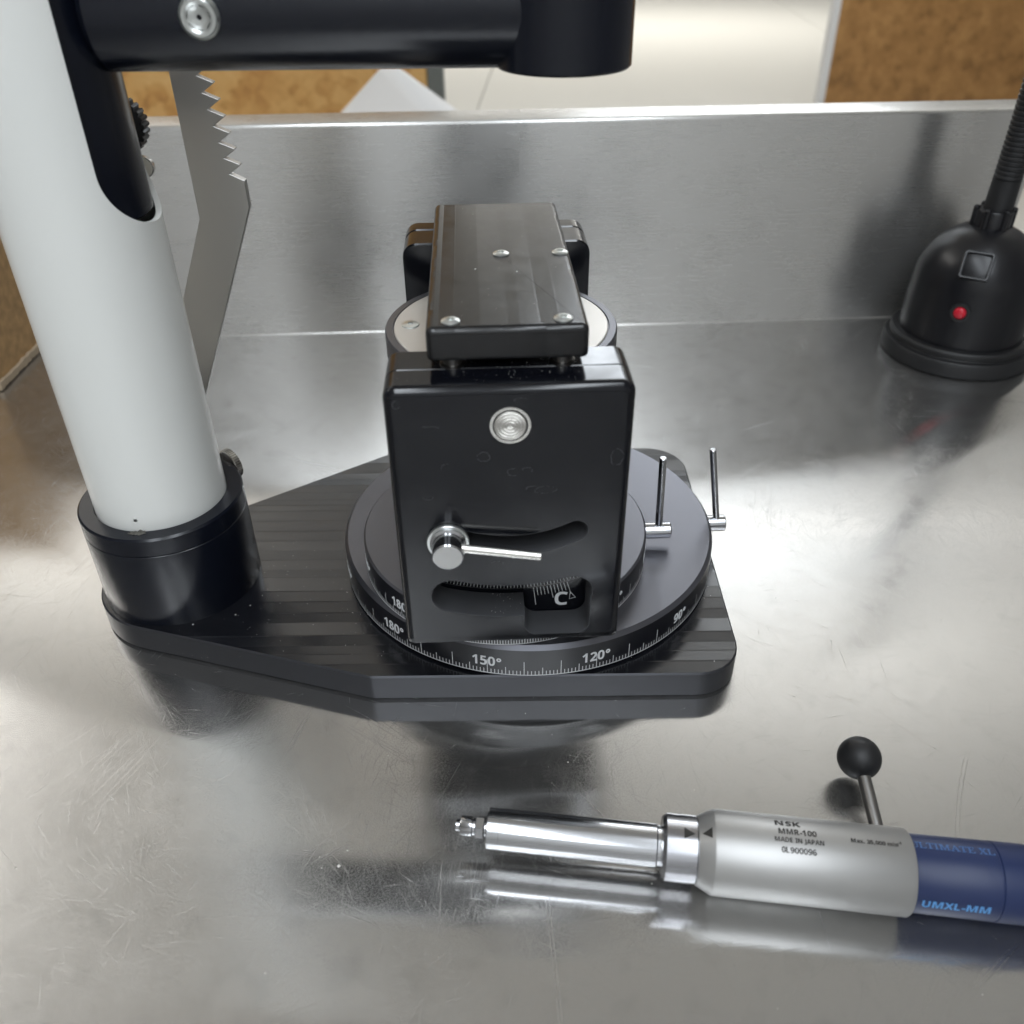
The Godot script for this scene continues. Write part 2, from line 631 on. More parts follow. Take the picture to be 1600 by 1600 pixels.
func set_view_and_light() -> void:
	var cam := Camera3D.new()
	cam.name = "camera"
	var look := CameraAttributesPhysical.new()
	look.frustum_focal_length = 12.0 / (800.0 / 1397.53)
	look.exposure_aperture = 7.0
	look.frustum_focus_distance = 0.44
	look.frustum_near = 0.02
	look.frustum_far = 60.0
	cam.attributes = look
	cam.fov = 59.577
	cam.near = 0.02
	cam.far = 60.0
	cam.transform = Transform3D(Basis(Vector3.RIGHT, deg_to_rad(-35.703)) * Basis(Vector3.BACK, deg_to_rad(-0.628)), Vector3(-8.8, 327.1, 397.8) * K)
	add_child(cam)
	var env := Environment.new()
	env.background_mode = Environment.BG_COLOR
	env.background_color = Color(0.17, 0.172, 0.175).linear_to_srgb()
	env.tonemap_mode = Environment.TONE_MAPPER_LINEAR
	env.tonemap_exposure = 1.0
	env.sdfgi_enabled = true
	env.ssao_enabled = true
	env.ssil_enabled = true
	var we := WorldEnvironment.new()
	we.name = "surroundings"
	we.environment = env
	add_child(we)
	# the long fitting whose streak runs across the bench, a wide one farther off, and the pair over the operator
	var warm := Color(1.0, 0.99, 0.97)
	var cool := Color(0.94, 0.97, 1.0)
	ceiling_lamp(Vector3(1350, 1650, -2230), 2200, 70, true, 2.8, 19.0, warm, "long narrow ceiling light beyond the bench, mirrored as a streak on the steel")
	ceiling_lamp(Vector3(900, 1650, -3050), 1200, 420, true, 15.0, 11.0, cool, "wide ceiling light farthest beyond the bench, mirrored in the black uprights")
	ceiling_lamp(Vector3(-330, 1650, 1350), 2100, 160, false, 16.0, 1.2, cool, "ceiling light above the operator, over the white column side of the bench")
	ceiling_lamp(Vector3(330, 1650, 1350), 2100, 160, false, 16.0, 1.2, cool, "ceiling light above the operator, over the lamp side of the bench")
	ceiling_lamp(Vector3(-1900, 1650, -900), 1500, 160, false, 15.0, 5.0, warm, "added unseen ceiling light off beyond the cardboard box, brightening the orange cabinet")  # no such fitting known; added to brighten the cabinet and fill from the left
	ceiling_lamp(Vector3(-2300, 1650, -3050), 2200, 160, true, 3.0, 18.0, warm, "added unseen ceiling light beyond the orange cabinet, brightening the ceiling over the column side")  # added out of view so the ceiling mirrored at left gets brighter
	ceiling_lamp(Vector3(900, 1650, -8800), 5000, 400, true, 20.0, 8.0, warm, "added unseen ceiling light brightening the pale floor far beyond the bench")  # invented fitting that lifts the dark far floor


# ---------------------------------------------------------------- setting
func build_setting() -> void:
	# floor of large pale slabs far below the bench; one joint runs away from the viewer
	for k in 4:
		var g := Geo.new()
		var x0 := -6200.0 + k * 2800.0
		box(g, Vector3(x0 + 4, -12, -14000), Vector3(x0 + 2796, 0, 1500), 1.0)
		var o := part(self, "floor_slab", g, M.floor)
		o.position = Vector3(170, -850, -1000) * K
		o.rotation_degrees.y = -3.1
		o.set_meta("kind", "structure")
	var cg := Geo.new()
	box(cg, Vector3(-4500, 2300, -12000), Vector3(4500, 2340, 3000), 1.0)
	part(self, "ceiling", cg, M.ceiling).set_meta("kind", "structure")
	cg = Geo.new()
	box(cg, Vector3(-4500, -850, 2600), Vector3(4500, 2299, 2700), 1.0)
	part(self, "room_wall", cg, M.ceiling).set_meta("kind", "structure")
	# tall board cabinets beyond the bench
	var a := thing("board_cabinet", "tall orange wood-look cabinet beyond the bench, behind the white column", "cabinet", Vector3(-760, -850, -2600))
	var g1 := Geo.new()
	box(g1, Vector3(-900, 0, -300), Vector3(530, 1950, 300), 3)
	part(a, "carcass", g1, M.board_lit_tone)
	g1 = Geo.new()
	box(g1, Vector3(532, 0, 240), Vector3(575, 1950, 302), 2)
	part(a, "corner_post", g1, M.grey_post)
	var b := thing("board_screen", "brown wood-look panel standing beyond the lamp end of the bench", "panel", Vector3(1590, -850, -4500))
	g1 = Geo.new()
	box(g1, Vector3(0, 0, -30), Vector3(1900, 1380, 30), 3)
	part(b, "board", g1, M.board_dim_tone)
	g1 = Geo.new()
	box(g1, Vector3(-34, 0, -32), Vector3(-1, 1384, 32), 1)
	part(b, "edge_strip", g1, M.lamp_housing)
	# white pointed hood on a low stand, seen between the cabinet and the pale floor
	var s := thing("low_stand", "low grey stand beyond the bench under a white pointed hood", "stand", Vector3(-250, -850, -1500))
	g1 = Geo.new()
	box(g1, Vector3(-260, 640, -260), Vector3(260, 660, 260), 2)
	part(s, "top", g1, M.grey_post)
	for k in 4:
		g1 = Geo.new()
		rod(g1, Vector3(-220 if k % 2 else 220, 0, -220 if k < 2 else 220), Vector3(-220 if k % 2 else 220, 640, -220 if k < 2 else 220), 14)
		part(s, "leg", g1, M.grey_post)
	var h := thing("pointed_hood", "white pointed hood standing beyond the bench beside the orange cabinet", "hood", Vector3(-236, -190, -1500))
	g1 = Geo.new()
	lathe(g1, [Vector2(0, 0), Vector2(330, 0), Vector2(26, 206), Vector2(0, 206)], turn_about(Vector3.ZERO, 45), 4, 5)
	part(h, "shell", g1, M.white_card)


func build_bench() -> void:
	var t := thing("steel_bench", "scratched stainless steel workbench with a raised back edge", "workbench")
	var g := Geo.new()
	var sn := tan(deg_to_rad(WALL_TURN))
	slab(g, flat_outline([Vector2(-900, -337 + 643 * sn), Vector2(900, -337 - 1157 * sn), Vector2(900, 700), Vector2(-900, 700)]), [], -40, 0, 1.5, 1.5, 1, lying())
	part(t, "worktop", g, M.worktop)
	# splashback: sheet with a folded top, turned a little against the view
	var xf := turn_about(Vector3(-257.3, 0, -324.1), WALL_TURN)
	g = Geo.new()
	var prof := rounded([Vector2(0, -0.5), Vector2(0, 171.5), Vector2(-30, 173), Vector2(-30, -0.5)], [0, 3.5, 2.0, 0], 5)
	slab(g, prof, [], -672, 620, 0.4, 0.4, 1, xf * Transform3D(Basis(Vector3(0, 0, 1), Vector3.UP, Vector3(-1, 0, 0)), Vector3.ZERO))
	part(t, "splashback", g, M.backsplash)
	# the small weld bead in the corner
	g = Geo.new()
	rod(g, xf * Vector3(-600, -0.2, 0.3), xf * Vector3(671, -0.2, 0.3), 1.3, 0.2, 16)
	part(t, "weld_bead", g, M.backsplash)
	for k in 4:
		g = Geo.new()
		rod(g, Vector3(-840 if k % 2 else 840, -850, -280 if k < 2 else 640), Vector3(-840 if k % 2 else 840, -40, -280 if k < 2 else 640), 22)
		part(t, "leg", g, M.bright_steel)
	# crumbs of plaster and swarf lying about
	g = Geo.new()
	for i in 90:
		crumb(g, Vector3(rng.randf_range(-330, 330), 0, rng.randf_range(-60, 330)), rng.randf_range(0.12, 0.4))
	crumb(g, Vector3(-80.5, 0, 187), 1.2)
	crumb(g, Vector3(-32, 0, 253), 0.7)
	crumb(g, Vector3(-78, 0, 180), 0.5)
	var o := part(t, "loose_crumbs", g, M.crumb)
	o.set_meta("kind", "stuff")


func crumb(g: Geo, at: Vector3, r: float) -> void:
	var p := []
	for d in [Vector3.RIGHT, Vector3.BACK, Vector3.LEFT, Vector3.FORWARD]:
		p.append(at + d * r * rng.randf_range(0.5, 1.3) + Vector3.UP * 0.02)
	var top := at + Vector3(rng.randf_range(-0.3, 0.3) * r, r * rng.randf_range(0.5, 1.1), rng.randf_range(-0.3, 0.3) * r)
	for i in 4:
		var n: Vector3 = ((p[(i + 1) % 4] - p[i]).cross(top - p[i])).normalized()
		if n.y < 0:
			n = -n
		g.tri(p[i], p[(i + 1) % 4], top, n, n, n)


# ---------------------------------------------------------------- angle stand
func build_stand() -> void:
	var t := thing("angle_stand", "black angle-setting stand with white column and graduated turntable", "stand")
	var cx := COLUMN.x
	var cz := COLUMN.z
	# base plate: square end under the turntable, tapering to a round end under the column
	var front_corner := Vector2(-77, 98.2)
	var back_corner := Vector2(-84, -106)
	var c := Vector2(cx, cz)
	var r := 43.0
	var fa := tangent(c, r, front_corner, 1)
	var ba := tangent(c, r, back_corner, -1)
	var outline := rounded([ba, back_corner, Vector2(102.6, -106.5), Vector2(101.4, 98.2), front_corner, fa], [0, 6, 24, 22, 9, 0], 8)
	var arc := []
	var a0 := (fa - c).angle()
	var a1 := (ba - c).angle()
	while a1 < a0:
		a1 += TAU
	for k in range(1, 24):
		arc.append(c + Vector2.from_angle(lerpf(a0, a1, k / 24.0)) * r)
	outline.append_array(PackedVector2Array(arc))
	var g := Geo.new()
	var rim := Geo.new()
	slab(g, flat_outline(Array(outline)), [], 0.0, 16.0, 0.8, 1.6, 1, lying(), 0.35, null, rim)
	part(part(t, "base_plate", g, M.milled), "milled_edge", rim, M.edge_satin)
	# column socket with its clamping cap
	g = Geo.new()
	lathe(g, [Vector2(0, 15.5), Vector2(40.0, 15.5), Vector2(40.3, 16.5), Vector2(40.3, 59.8), Vector2(39.9, 60.1), Vector2(0, 60.1)], Transform3D(Basis.IDENTITY, COLUMN), 96)
	var so := part(t, "column_socket", g, M.arm_black)
	g = Geo.new()
	lathe(g, [Vector2(34, 60.3), Vector2(39.8, 60.3), Vector2(40.3, 60.8), Vector2(40.3, 69.4), Vector2(39.3, 70.4), Vector2(32.6, 70.4), Vector2(32.4, 69.8), Vector2(32.4, 61)], Transform3D(Basis.IDENTITY, COLUMN), 96)
	part(so, "clamp_cap", g, M.arm_black)
	var dir := Vector3(26, 0, -33).normalized()
	g = Geo.new()
	knurl(g, COLUMN + Vector3(0, 66.5, 0) + dir * 40.4, COLUMN + Vector3(0, 66.5, 0) + dir * 44.5, 8.5, 44, 0.5)
	part(so, "thumb_screw", g, M.bright_steel)
	g = Geo.new()
	rod(g, COLUMN + Vector3(-33.5, 69.8, -7), COLUMN + Vector3(-33.5, 72.4, -7), 3.4, 0.4)
	part(so, "set_screw", g, M.black_plastic)
	# white column, slotted on the arm's side
	g = Geo.new()
	slotted_tube(g, COLUMN, 32.0, 29.6, 64.0, 420.0, 209.5, 48.5, 24.0)
	var col := part(t, "column", g, M.white_paint)
	g = Geo.new()
	for i in 40:
		crumb(g, COLUMN + Vector3(rng.randfn(-1.0, 2.2), 70.5, 32.6 + rng.randf() * 2.6), rng.randf_range(0.4, 1.3))
	var lint := part(col, "lint", g, M.lint)
	lint.set_meta("kind", "stuff")
	# inner sliding tube, arm and head
	g = Geo.new()
	lathe(g, [Vector2(0, 212), Vector2(28.2, 212), Vector2(29.2, 213), Vector2(29.2, 400), Vector2(0, 400)], Transform3D(Basis.IDENTITY, COLUMN), 96)
	part(t, "inner_column", g, M.arm_black)
	g = Geo.new()
	rod(g, COLUMN + Vector3(27, 286, 0), Vector3(12.6, 286, cz), 20.3, 3.0, 96)
	var arm := part(t, "arm", g, M.arm_black)
	g = Geo.new()
	lathe(g, [Vector2(0, 266), Vector2(25.2, 266), Vector2(26, 266.8), Vector2(26, 345), Vector2(0, 345)], Transform3D(Basis.IDENTITY, Vector3(12.6, 0, cz)), 96)
	part(arm, "head", g, M.arm_black)
	var sc := Vector3(-116.5, 286, cz + 19.3)
	var sx := along(sc, sc + Vector3(0, -0.05, 1))
	g = Geo.new()
	lathe(g, [Vector2(7.3, -2.5), Vector2(7.3, 1.6), Vector2(6.95, 2.25), Vector2(6.8, 1.0), Vector2(6.5, 1.0), Vector2(6.4, 2.6), Vector2(6.0, 3.0), Vector2(5.0, 3.0), Vector2(4.1, 2.5)], sx, 48, 20)
	lathe(g, [Vector2(4.2, 2.5), Vector2(2.9, 2.0), Vector2(1.0, 1.7), Vector2(0.9, -2.0), Vector2(0, -2.0)], sx, 7, 5)
	part(arm, "arm_screw", g, M.zinc)
	# knurled knob and stud behind the slot
	g = Geo.new()
	knurl(g, Vector3(-177.5, 238.5, -12), Vector3(-177.5, 238.5, -20), 12.2, 26, 1.1)
	part(t, "clamp_knob", g, M.black_plastic)
	g = Geo.new()
	rod(g, Vector3(-169.5, 222, -11), Vector3(-169.5, 222, -14), 4.6, 0.4)
	part(t, "stud_washer", g, M.bright_steel)
	build_turntable(t)
	build_cradle(t)
	# dust on the base plate
	g = Geo.new()
	for i in 150:
		crumb(g, Vector3(rng.randf_range(-185, -70), 16.0, rng.randf_range(-10, 84)), rng.randf_range(0.06, 0.2))
	for i in 45:
		var a := rng.randf_range(-1.2, 1.2)
		crumb(g, Vector3(sin(a), 0, cos(a)) * rng.randf_range(101, 106) * Vector3(1, 0, 0.92) + Vector3.UP * 16.0, rng.randf_range(0.08, 0.25))
	for q in [Vector3(-152, 16, 53), Vector3(-172, 16, 60), Vector3(-146, 16, 46), Vector3(88, 16, 90)]:
		crumb(g, q, 0.45)
	var d := part(t, "dust_specks", g, M.crumb)
	d.set_meta("kind", "stuff")


func tangent(c: Vector2, r: float, p: Vector2, side: int) -> Vector2:
	var d := p - c
	var a := acos(r / d.length())
	return c + Vector2.from_angle(d.angle() + a * side) * r


func knurl(g: Geo, from: Vector3, to: Vector3, r: float, teeth: int, depth: float) -> void:
	var xf := along(from, to)
	var p := PackedVector2Array()
	for k in teeth:
		for s in [[0.0, -depth], [0.3, 0.0], [0.7, 0.0]]:
			p.append(Vector2.from_angle(TAU * (k + s[0]) / teeth) * (r + s[1]))
	slab(g, p, [], 0.0, from.distance_to(to), 0.4, 0.4, 1, xf * Transform3D(Basis(Vector3.RIGHT, Vector3.FORWARD, Vector3.UP), Vector3.ZERO))


func slotted_tube(g: Geo, at: Vector3, ro: float, ri: float, y0: float, y1: float, low: float, half: float, reach: float) -> void:
	# tube whose slot faces +x, is 2 * half degrees wide and ends in a round bottom at height low
	var ys := [y0, 75.7, 77.2]   # the middle row holds the small drilled hole
	for k in 19:
		ys.append(low + reach * (1.0 - cos(PI / 2 * k / 18.0)))
	ys.append(low + reach + 40)
	ys.append(y1)
	var segs := 120
	for i in ys.size() - 1:
		var ha := []
		for y in [ys[i], ys[i + 1]]:
			var s := 0.0
			if y >= low + reach:
				s = deg_to_rad(half)
			elif y > low:
				s = deg_to_rad(half) * sqrt(1.0 - pow((low + reach - y) / reach, 2))
			ha.append(s)
		for side in 2:
			var r := ro if side == 0 else ri
			var sg := 1.0 if side == 0 else -1.0
			for k in segs:
				if i == 1 and k == 30:
					continue
				var q := []
				var m := []
				for c in [[0, k], [0, k + 1], [1, k + 1], [1, k]]:
					var s: float = ha[c[0]]
					var a: float = lerpf(s, TAU - s, float(c[1]) / segs)
					q.append(at + Vector3(cos(a) * r, ys[i + c[0]], sin(a) * r))
					m.append(Vector3(cos(a), 0, sin(a)) * sg)
				g.quad(q[0], q[1], q[2], q[3], m[0], m[1], m[2], m[3])
		if ha[1] > 0.0:
			for e in [-1.0, 1.0]:
				var q := []
				for c in [[0, ro], [0, ri], [1, ri], [1, ro]]:
					var a: float = ha[c[0]] * e
					q.append(at + Vector3(cos(a) * c[1], ys[i + c[0]], sin(a) * c[1]))
				var nn: Vector3 = (q[1] - q[0]).cross(q[3] - q[0]).normalized()
				var mid: Vector3 = (q[0] + q[2]) / 2.0
				if nn.dot(at + Vector3(ro, low + reach, 0) - mid) < 0.0:
					nn = -nn
				g.quad(q[0], q[1], q[2], q[3], nn, nn, nn, nn)


func degree_scale(g: Geo, c: Vector3, r: float, y: float, first: float, from: int, to: int, small: float, mid: float, tall: float) -> void:
	for d in range(from, to):
		var h := tall if d % 10 == 0 else mid if d % 5 == 0 else small
		var a := deg_to_rad(first + 180.0 - d)
		mark(g, c, r, a, y, y + h, 0.17)
	var n := 2 * (to - from)
	for k in n:
		var a := deg_to_rad(first + 180.0 - from - 0.5 * k)
		var b := deg_to_rad(first + 180.0 - from - 0.5 * (k + 1))
		var na := Vector3(sin(a), 0, cos(a))
		var nb := Vector3(sin(b), 0, cos(b))
		g.quad(c + na * r + Vector3.UP * (y - 0.45), c + nb * r + Vector3.UP * (y - 0.45), c + nb * r + Vector3.UP * y, c + na * r + Vector3.UP * y, na, nb, nb, na)


func mark(g: Geo, c: Vector3, r: float, a: float, y0: float, y1: float, half: float) -> void:
	var n := Vector3(sin(a), 0, cos(a))
	var s := Vector3(cos(a), 0, -sin(a)) * half
	var p := c + n * r
	g.quad(p - s + Vector3.UP * y0, p + s + Vector3.UP * y0, p + s + Vector3.UP * y1, p - s + Vector3.UP * y1, n, n, n, n)


func numerals(parent: Node3D, c: Vector3, r: float, y: float, deg: float, words: String, cap: float, pitch: float) -> void:
	for k in words.length():
		var a := deg_to_rad(deg) + (k - (words.length() - 1) / 2.0) * pitch / r
		var xf := Transform3D(Basis(Vector3(cos(a), 0, -sin(a)), Vector3.UP, Vector3(sin(a), 0, cos(a))), c + Vector3(sin(a), 0, cos(a)) * r + Vector3.UP * y)
		lettering(parent, "numeral", words[k], cap, xf, M.print_white, "Droid Sans", 600, false, 0.88)


func build_turntable(t: Node3D) -> void:
	# outer graduated ring
	var g := Geo.new()
	lathe(g, [Vector2(98, 16.05), Vector2(98, 17.4), Vector2(100, 17.6), Vector2(100, 33.8)], Transform3D.IDENTITY, 160)
	var ring := part(t, "graduated_ring", g, M.ring_side)
	g = Geo.new()
	lathe(g, [Vector2(100, 33.8), Vector2(98.2, 36), Vector2(0, 36)], Transform3D.IDENTITY, 160)
	part(ring, "ring_face", g, M.turned_black)
	g = Geo.new()
	degree_scale(g, Vector3.ZERO, 100.08, 18.4, -42.25, 20, 300, 2.5, 4.6, 8.4)
	part(ring, "degree_marks", g, M.print_white)
	for d in [60, 90, 120, 150, 180, 210, 240]:
		numerals(ring, Vector3.ZERO, 100.12, 25.6, -42.25 + 180 - d, str(d) + "°", 5.6, 3.75)
	g = Geo.new()
	rod(g, Vector3(98, 26, -8), Vector3(111.2, 26.4, -8), 4.6, 0.6)
	part(ring, "lever_barrel", g, M.chrome)
	g = Geo.new()
	rod(g, Vector3(106.4, 27, -8), Vector3(98.6, 75.2, -8), 1.8, 0.4)
	part(ring, "lever_rod", g, M.chrome)
	# upper disc, set off from the ring's centre
	var at := DISC
	g = Geo.new()
	lathe(g, [Vector2(72.5, 36.02), Vector2(72.5, 51.8)], Transform3D(Basis.IDENTITY, at), 128)
	var disc := part(t, "graduated_disc", g, M.ring_side)
	g = Geo.new()
	lathe(g, [Vector2(72.5, 51.8), Vector2(71.5, 52.8), Vector2(0, 52.8)], Transform3D(Basis.IDENTITY, at), 128)
	part(disc, "disc_face", g, M.turned_black)
	g = Geo.new()
	degree_scale(g, at, 72.58, 36.9, -42.9, 20, 300, 2.2, 3.8, 7.4)
	part(disc, "degree_marks", g, M.print_white)
	for d in [60, 90, 180, 210, 240]:
		numerals(disc, at, 72.62, 43.6, -42.9 + 180 - d, str(d) + "°", 5.2, 3.5)
	g = Geo.new()
	rod(g, Vector3(58.5, 44, 22), Vector3(74.4, 44.4, 22), 4.3, 0.6)
	part(disc, "lever_barrel", g, M.chrome)
	g = Geo.new()
	rod(g, Vector3(68.0, 45, 22), Vector3(66.6, 89.2, 22), 1.9, 0.4)
	part(disc, "lever_rod", g, M.chrome)


func arc_slot(pivot: Vector2, r0: float, r1: float, d0: float, d1: float, steps := 24) -> PackedVector2Array:
	# round-ended slot bent round the pivot; degrees from straight down, towards +x
	var p := PackedVector2Array()
	var m := (r0 + r1) / 2
	var h := (r1 - r0) / 2
	for k in steps + 1:
		p.append(pivot + polar(r1, lerpf(d0, d1, float(k) / steps)))
	var c1 := pivot + polar(m, d1)
	for k in range(1, 9):
		p.append(c1 + polar(h, d1 + 180.0 * k / 9.0))
	for k in steps + 1:
		p.append(pivot + polar(r0, lerpf(d1, d0, float(k) / steps)))
	var c0 := pivot + polar(m, d0)
	for k in range(1, 9):
		p.append(c0 + polar(h, d0 + 180.0 + 180.0 * k / 9.0))
	return p


func polar(r: float, deg: float) -> Vector2:
	return Vector2(sin(deg_to_rad(deg)), -cos(deg_to_rad(deg))) * r


func build_cradle(t: Node3D) -> void:
	# everything here is in the cradle's own axes: origin on the disc, z towards the operator
	var xf := turn_about(DISC + Vector3.UP * 52.8, CRADLE_TURN)
	var pivot := Vector2(0, 108.9)
	# front upright with its two windows
	var slot := arc_slot(pivot, 51.3, 60.6, -27.0, 27.6)
	var scale_slot := arc_slot(pivot, 77.3, 94.0, -17.2, 17.2)
	var pocket := PackedVector2Array()
	for q in rounded([Vector2(5.4, 3.6), Vector2(33.0, 3.6), Vector2(33.0, 32.0), Vector2(5.4, 26.0)], [6, 6, 6, 1], 6):
		pocket.append(q)
	var joined := Geometry2D.merge_polygons(scale_slot, pocket)
	var window: PackedVector2Array = joined[0]
	for q in joined:
		if absf(area(q)) > absf(area(window)):
			window = q
	var g := Geo.new()
	var face := rounded([Vector2(-46, 0.02), Vector2(46, 0.02), Vector2(46, 124.7), Vector2(-46, 124.7)], [0.8, 0.8, 5, 5], 6)
	var cut := Geo.new()
	slab(g, face, [slot, window], 72.3, 87.3, 3.6, 0.5, 5, xf, 0.4, cut)
	var up := part(t, "front_upright", g, M.gloss_black)
	part(up, "slot_wall", cut, M.dusty_black, "dusty milled wall of the two slots")
	# pivot pin
	g = Geo.new()
	lathe(g, [Vector2(7.6, -0.1), Vector2(7.6, 0.7), Vector2(6.55, 0.7), Vector2(6.5, -1.6), Vector2(6.05, -1.6), Vector2(6.0, 0.9), Vector2(5.6, 1.1), Vector2(5.0, 0.95), Vector2(4.4, 1.1), Vector2(3.8, 0.95), Vector2(3.2, 1.1), Vector2(2.6, 0.95), Vector2(2.0, 1.1), Vector2(1.4, 0.9), Vector2(0.7, 1.0), Vector2(0, 0.6)], xf * along(Vector3(0, 108.9, 87.2), Vector3(0, 108.9, 88.2)), 48, 10)
	part(up, "pivot_pin", g, M.bright_steel)
	g = Geo.new()
	for q in [[Vector2(-10.2, 95.5), 2.4, 2.0, 1.0], [Vector2(1.2, 88.2), 2.6, 1.6, 0.7], [Vector2(6.2, 88.8), 2.0, 1.4, 0.6], [Vector2(13.2, 79.6), 4.0, 1.7, 1.0], [Vector2(40.3, 93.5), 2.6, 3.4, 1.0], [Vector2(-24.0, 91.0), 2.2, 1.6, 0.4], [Vector2(-30.0, 108.0), 4.5, 1.2, 0.3], [Vector2(4.0, 119.0), 2.4, 0.9, 0.5], [Vector2(-41.0, 118.5), 1.2, 1.6, 0.7], [Vector2(-6.0, 44.0), 2.6, 1.0, 0.5], [Vector2(-32.0, 78.0), 2.0, 1.2, 0.5], [Vector2(9.0, 80.5), 3.0, 1.0, 0.4]]:
		dried_edge(g, xf, q[0], q[1], q[2], q[3], 87.33)
	part(up, "dried_residue", g, M.residue).set_meta("kind", "stuff")
	# clamp: washer, flanged barrel and its rod
	var w := Vector3(-25.4, 56.4, 87.3)
	g = Geo.new()
	lathe(g, [Vector2(0, 0.05), Vector2(8.3, 0.05), Vector2(8.5, 0.3), Vector2(8.5, 1.6), Vector2(8.2, 1.9), Vector2(0, 1.9)], xf * along(w, w + Vector3.BACK), 48)
	part(up, "clamp_washer", g, M.zinc)
	g = Geo.new()
	lathe(g, [Vector2(0, 1.92), Vector2(7.3, 1.92), Vector2(7.3, 2.6), Vector2(6.2, 3.0), Vector2(6.2, 10.4), Vector2(5.7, 10.9), Vector2(0, 10.9)], xf * along(w, w + Vector3.BACK), 48)
	part(up, "clamp_barrel", g, M.chrome)
	g = Geo.new()
	lathe(g, [Vector2(5.6, 0), Vector2(5.6, 0.12), Vector2(0, 0.12)], xf * along(w + Vector3.BACK * 10.85, w + Vector3.BACK * 12), 48)
	part(up, "barrel_end", g, M.satin_nickel)
	g = Geo.new()
	rod(g, xf * (w + Vector3(4, 1.4, 6.6)), xf * (w + Vector3(36.8, -3.2, 8.0)), 1.75, 0.4)
	part(up, "clamp_rod", g, M.bright_steel)
	# tilting plate behind, with the arc scale and its vernier
	g = Geo.new()
	slab(g, rounded([Vector2(-46, 0.02), Vector2(46, 0.02), Vector2(46, 124.5), Vector2(-46, 124.5)], [0.8, 0.8, 5, 5], 6), [], 55.5, 71.7, 0.5, 0.8, 1, xf)
	var back := part(t, "tilting_plate", g, M.gloss_black)
	g = Geo.new()
	for k in range(-24, 24):
		var d := k * 0.93
		var long := 3.4 if k % 5 else 4.6
		flat_mark(g, xf, pivot + polar(91.7, d), pivot + polar(91.7 - long, d), 71.76, 0.11)
	for k in 11:
		var d := 6.2 + k * 0.93
		var bottom := 102.5 if k == 0 else 100.0 if k % 5 == 0 else 97.2
		flat_mark(g, xf, pivot + polar(92.6, d), pivot + polar(bottom, d), 71.76, 0.11)
	var tip := pivot + polar(98.6, 15.5)
	for e in [[tip, pivot + polar(102.6, 14.7)], [tip, pivot + polar(102.6, 16.3)], [pivot + polar(102.6, 14.7), pivot + polar(102.6, 16.3)]]:
		flat_mark(g, xf, e[0], e[1], 71.76, 0.1)
	part(back, "scale_marks", g, M.print_white)
	lettering(back, "letter_mark", "C", 7.4, xf * Transform3D(Basis.IDENTITY, Vector3(22.4, 9.8, 71.78)), M.print_white, "Droid Sans", 700)
	g = Geo.new()
	arc_line(g, xf, pivot, 92.1, -22, 22, 71.75, 0.1)
	part(back, "scale_joint", g, M.dark_steel)
	# rear bracket: two slabs with a gap
	for s in [[-86.0, -65.7], [-98.7, -87.2]]:
		g = Geo.new()
		slab(g, rounded([Vector2(-46.8, 0.02), Vector2(46.8, 0.02), Vector2(46.8, 124.5), Vector2(-46.8, 124.5)], [0.8, 0.8, 7, 7], 6), [], s[0], s[1], 0.8, 0.8, 1, xf)
		part(t, "rear_upright", g, M.gloss_black)
	g = Geo.new()
	box(g, Vector3(-40, 0.05, -98), Vector3(40, 8, 55.4), 0.5, xf)
	part(t, "cradle_floor", g, M.gloss_black)
	# round platform between the uprights
	var pc := xf * Vector3(0, 0, -7.5)
	g = Geo.new()
	lathe(g, [Vector2(0, 94), Vector2(50.5, 94), Vector2(52.5, 96), Vector2(52.5, 106.4), Vector2(51.9, 107.2), Vector2(49.0, 107.2), Vector2(48.8, 106.6), Vector2(0, 106.6)], Transform3D(Basis.IDENTITY, pc), 128)
	var plat := part(t, "platform_rim", g, M.turned_black)
	g = Geo.new()
	lathe(g, [Vector2(48.4, 106.6), Vector2(48.4, 107.0), Vector2(48.0, 107.35), Vector2(0, 107.35)], Transform3D(Basis.IDENTITY, pc), 128)
	part(plat, "platform_face", g, M.aluminium)
	g = Geo.new()
	var ps := pc + Vector3(-41, 107.3, 1.5)
	lathe(g, [Vector2(4.0, 0), Vector2(4.0, 0.6), Vector2(1.3, 0.9), Vector2(1.2, 0.1), Vector2(0, 0.1)], Transform3D(Basis.IDENTITY, ps), 32)
	part(plat, "platform_screw", g, M.zinc)
	g = Geo.new()
	rod(g, pc + Vector3(0, 8, 0), pc + Vector3(0, 94, 0), 18)
	part(plat, "platform_post", g, M.gloss_black)
	# bridge slab on its four standoffs
	g = Geo.new()
	slab(g, rect(59.3, 148, 2.5, 4), [], 128.4, 141.4, 2.6, 1.6, 4, xf * lying())
	var br := part(t, "bridge_slab", g, M.bridge)
	for q in [Vector3(-20.5, 0, 67.8), Vector3(20.5, 0, 67.8), Vector3(-20.5, 0, -69), Vector3(20.5, 0, -69)]:
		g = Geo.new()
		lathe(g, [Vector2(0, 124.55), Vector2(4.8, 124.55), Vector2(4.8, 125.3), Vector2(3.6, 125.6), Vector2(3.6, 128.6), Vector2(0, 128.6)], xf * Transform3D(Basis.IDENTITY, q), 32)
		part(br, "standoff", g, M.dark_steel)
	for q in [Vector3(-20.5, 0, 67.8), Vector3(20.5, 0, 67.8), Vector3(0.2, 0, -1), Vector3(25.4, 0, -1)]:
		g = Geo.new()
		lathe(g, [Vector2(3.5, 141.3), Vector2(3.5, 141.8), Vector2(2.6, 142.4), Vector2(1.5, 142.5), Vector2(1.3, 141.6), Vector2(0, 141.6)], xf * Transform3D(Basis.IDENTITY, q), 32)
		part(br, "cap_screw", g, M.zinc)
	# chalky residue on the top of the front upright
	g = Geo.new()
